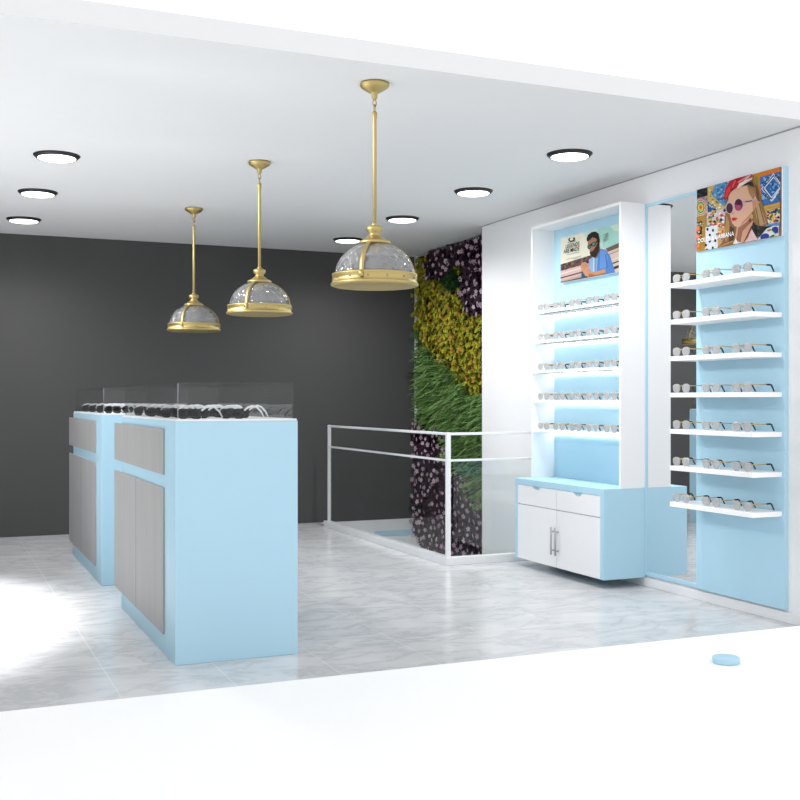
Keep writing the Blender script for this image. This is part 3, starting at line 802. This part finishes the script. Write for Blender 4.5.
# ------------------------------------------------------------------ pendants
def pendant():
    r = thing('pendant_lamp', (0, 0, ZC), '', 'pendant lamp', 'brass dome pendant lamps')
    B = 1.864 - ZC     # underside of the rim
    MB().lathe([(0.0, -0.001), (0.072, -0.001), (0.074, -0.012), (0.068, -0.022), (0.050, -0.034), (0.030, -0.046), (0.016, -0.052), (0.014, -0.075), (0.006, -0.085), (0.0, -0.085)], 32).build('ceiling_cup', M['brass'], r)
    ch = MB()
    for k, ax in ((0, 'x'), (1, 'y')):
        zc_ = -0.100 - k * 0.026; pts = []
        for i in range(17):
            t = 2 * pi * i / 16
            pts.append((0.009 * cos(t), 0, zc_ + 0.019 * sin(t)) if ax == 'x' else (0, 0.009 * cos(t), zc_ + 0.019 * sin(t)))
        ch.tube(pts, 0.003, 6)
    ch.build('chain_link', M['brass'], r)
    MB().lathe([(0.0, -0.140), (0.010, -0.142), (0.0125, -0.150), (0.0125, -0.175), (0.0100, -0.180), (0.0100, B + 0.318), (0.014, B + 0.316), (0.014, B + 0.290), (0.0, B + 0.290)], 16).build('rod', M['brass'], r)
    MB().lathe([(0.0, B + 0.304), (0.022, B + 0.304), (0.040, B + 0.296), (0.041, B + 0.280), (0.028, B + 0.266), (0.026, B + 0.258), (0.040, B + 0.246), (0.058, B + 0.232), (0.078, B + 0.224), (0.080, B + 0.214), (0.074, B + 0.208), (0.0, B + 0.208)], 32).build('cap', M['brass'], r)
    prof = []
    n = 14
    for i in range(n + 1):
        t = (pi / 2) * i / n * 0.80
        prof.append((0.198 * cos(t), B + 0.055 + 0.157 * sin(t) / sin(pi / 2 * .80)))
    prof[-1] = (0.066, prof[-1][1] - 0.002)
    inner = [(max(rr - 0.004, 0.01), z - 0.002) for rr, z in prof]
    MB().lathe(prof + inner[::-1], 48, closed=True).build('glass_dome', M['dome_glass'], r)
    sk = MB().lathe([(0.0, B + 0.210), (0.020, B + 0.210), (0.020, B + 0.168), (0.012, B + 0.164), (0.0, B + 0.164)], 20).build('lamp_socket', M['brass'], r)
    bd = MB().lathe([(0.0, B + 0.004), (0.195, B + 0.003), (0.206, B), (0.217, B + 0.004), (0.219, B + 0.012), (0.214, B + 0.018), (0.209, B + 0.020), (0.209, B + 0.050), (0.213, B + 0.054), (0.211, B + 0.061), (0.200, B + 0.062), (0.196, B + 0.05), (0.19, B + 0.012), (0.0, B + 0.010)], 56, closed=False)
    band = bd.build('rim_band', M['brass'], r)
    rv = MB()
    for k in range(14):
        t = 2 * pi * (k + .3) / 14
        c_ = Vector((0.2095 * cos(t), 0.2095 * sin(t), B + 0.036)); d = Vector((cos(t), sin(t), 0))
        rv.tube([c_ - d * 0.002, c_ + d * 0.003], 0.0032, 8)
    rv.build('rivet', M['brass_dark'], band)
    for k in range(3):
        t = radians(-130 + 120 * k)
        s = MB(); pv = []; 
        d = Vector((cos(t), sin(t), 0)); w = Vector((-sin(t), cos(t), 0)) * 0.011
        pts = [(0.060, B + 0.232)] + [(rr + 0.004, z + 0.002) for rr, z in prof[::-1]] + [(0.2115, B + 0.058), (0.2125, B + 0.03)]
        for rr, z in pts:
            p = d * rr + Vector((0, 0, z)); q = d * (rr + 0.004) + Vector((0, 0, z + 0.001))
            pv += [p - w, p + w, q + w, q - w]
        fs = []
        for i in range(len(pts) - 1):
            for e in range(4):
                fs.append((4 * i + e, 4 * i + (e + 1) % 4, 4 * i + 4 + (e + 1) % 4, 4 * i + 4 + e))
        fs += [(3, 2, 1, 0), tuple(4 * (len(pts) - 1) + e for e in range(4))]
        s.add(pv, fs, None, True)
        s.build('strap', M['brass'], r)
    return r
pp = pendant()
for i, (x, y, l) in enumerate(((2.03, 5.0, 'brass pendant with clear glass dome, the nearest and largest of three'),
                               (2.0, 6.95, 'brass pendant with clear glass dome, the middle one of three'),
                               (1.99, 8.85, 'brass pendant with clear glass dome, the farthest and smallest of three'))):
    o = pp if i == 0 else copy_tree(pp)
    o.location = (x, y, ZC); o['label'] = l

# ------------------------------------------------------------------ blue puck on the forecourt
tag(MB().lathe([(0.0, 0), (0.062, 0), (0.065, 0.004), (0.065, 0.026), (0.060, 0.030), (0.0, 0.030)], 32).build('display_riser', M['blue'], None, (3.53, 4.18, 0.03)),
    'small round light blue riser lying on the white platform in front', 'riser')

# ------------------------------------------------------------------ light
w = bpy.data.worlds.new('world'); scn.world = w; w.use_nodes = True
w.node_tree.nodes['Background'].inputs[0].default_value = (0.985, 0.99, 1.0, 1)
w.node_tree.nodes['Background'].inputs[1].default_value = 1.2

def spot(name, loc, target, power, size, blend, radius, col=(1, 1, 1)):
    l = bpy.data.lights.new(name, 'SPOT'); l.energy = power; l.spot_size = size; l.spot_blend = blend; l.shadow_soft_size = radius; l.color = col
    o = bpy.data.objects.new(name, l); C.objects.link(o); o.location = loc
    o.rotation_euler = (Vector(target) - Vector(loc)).to_track_quat('-Z', 'Y').to_euler()
    return o
spot('floor_fill_light', (-1.45, 7.0, 2.8), (-1.45, 7.0, 0), 1700, radians(86), 0.35, 0.08)  # unseen spot added to make the bright patch on the left floor
for yy in (5.2, 6.8, 8.6):
    spot('wall_fill_light', (0.4, yy, 2.68), (4.6, yy + 0.1, 1.5), 128, radians(60), 1.0, 0.2)  # unseen fill spots added to brighten the right wall

vs = scn.view_settings
vs.view_transform = 'Standard'; vs.look = 'None'; vs.exposure = 0.0; vs.gamma = 1.0; vs.use_curve_mapping = False
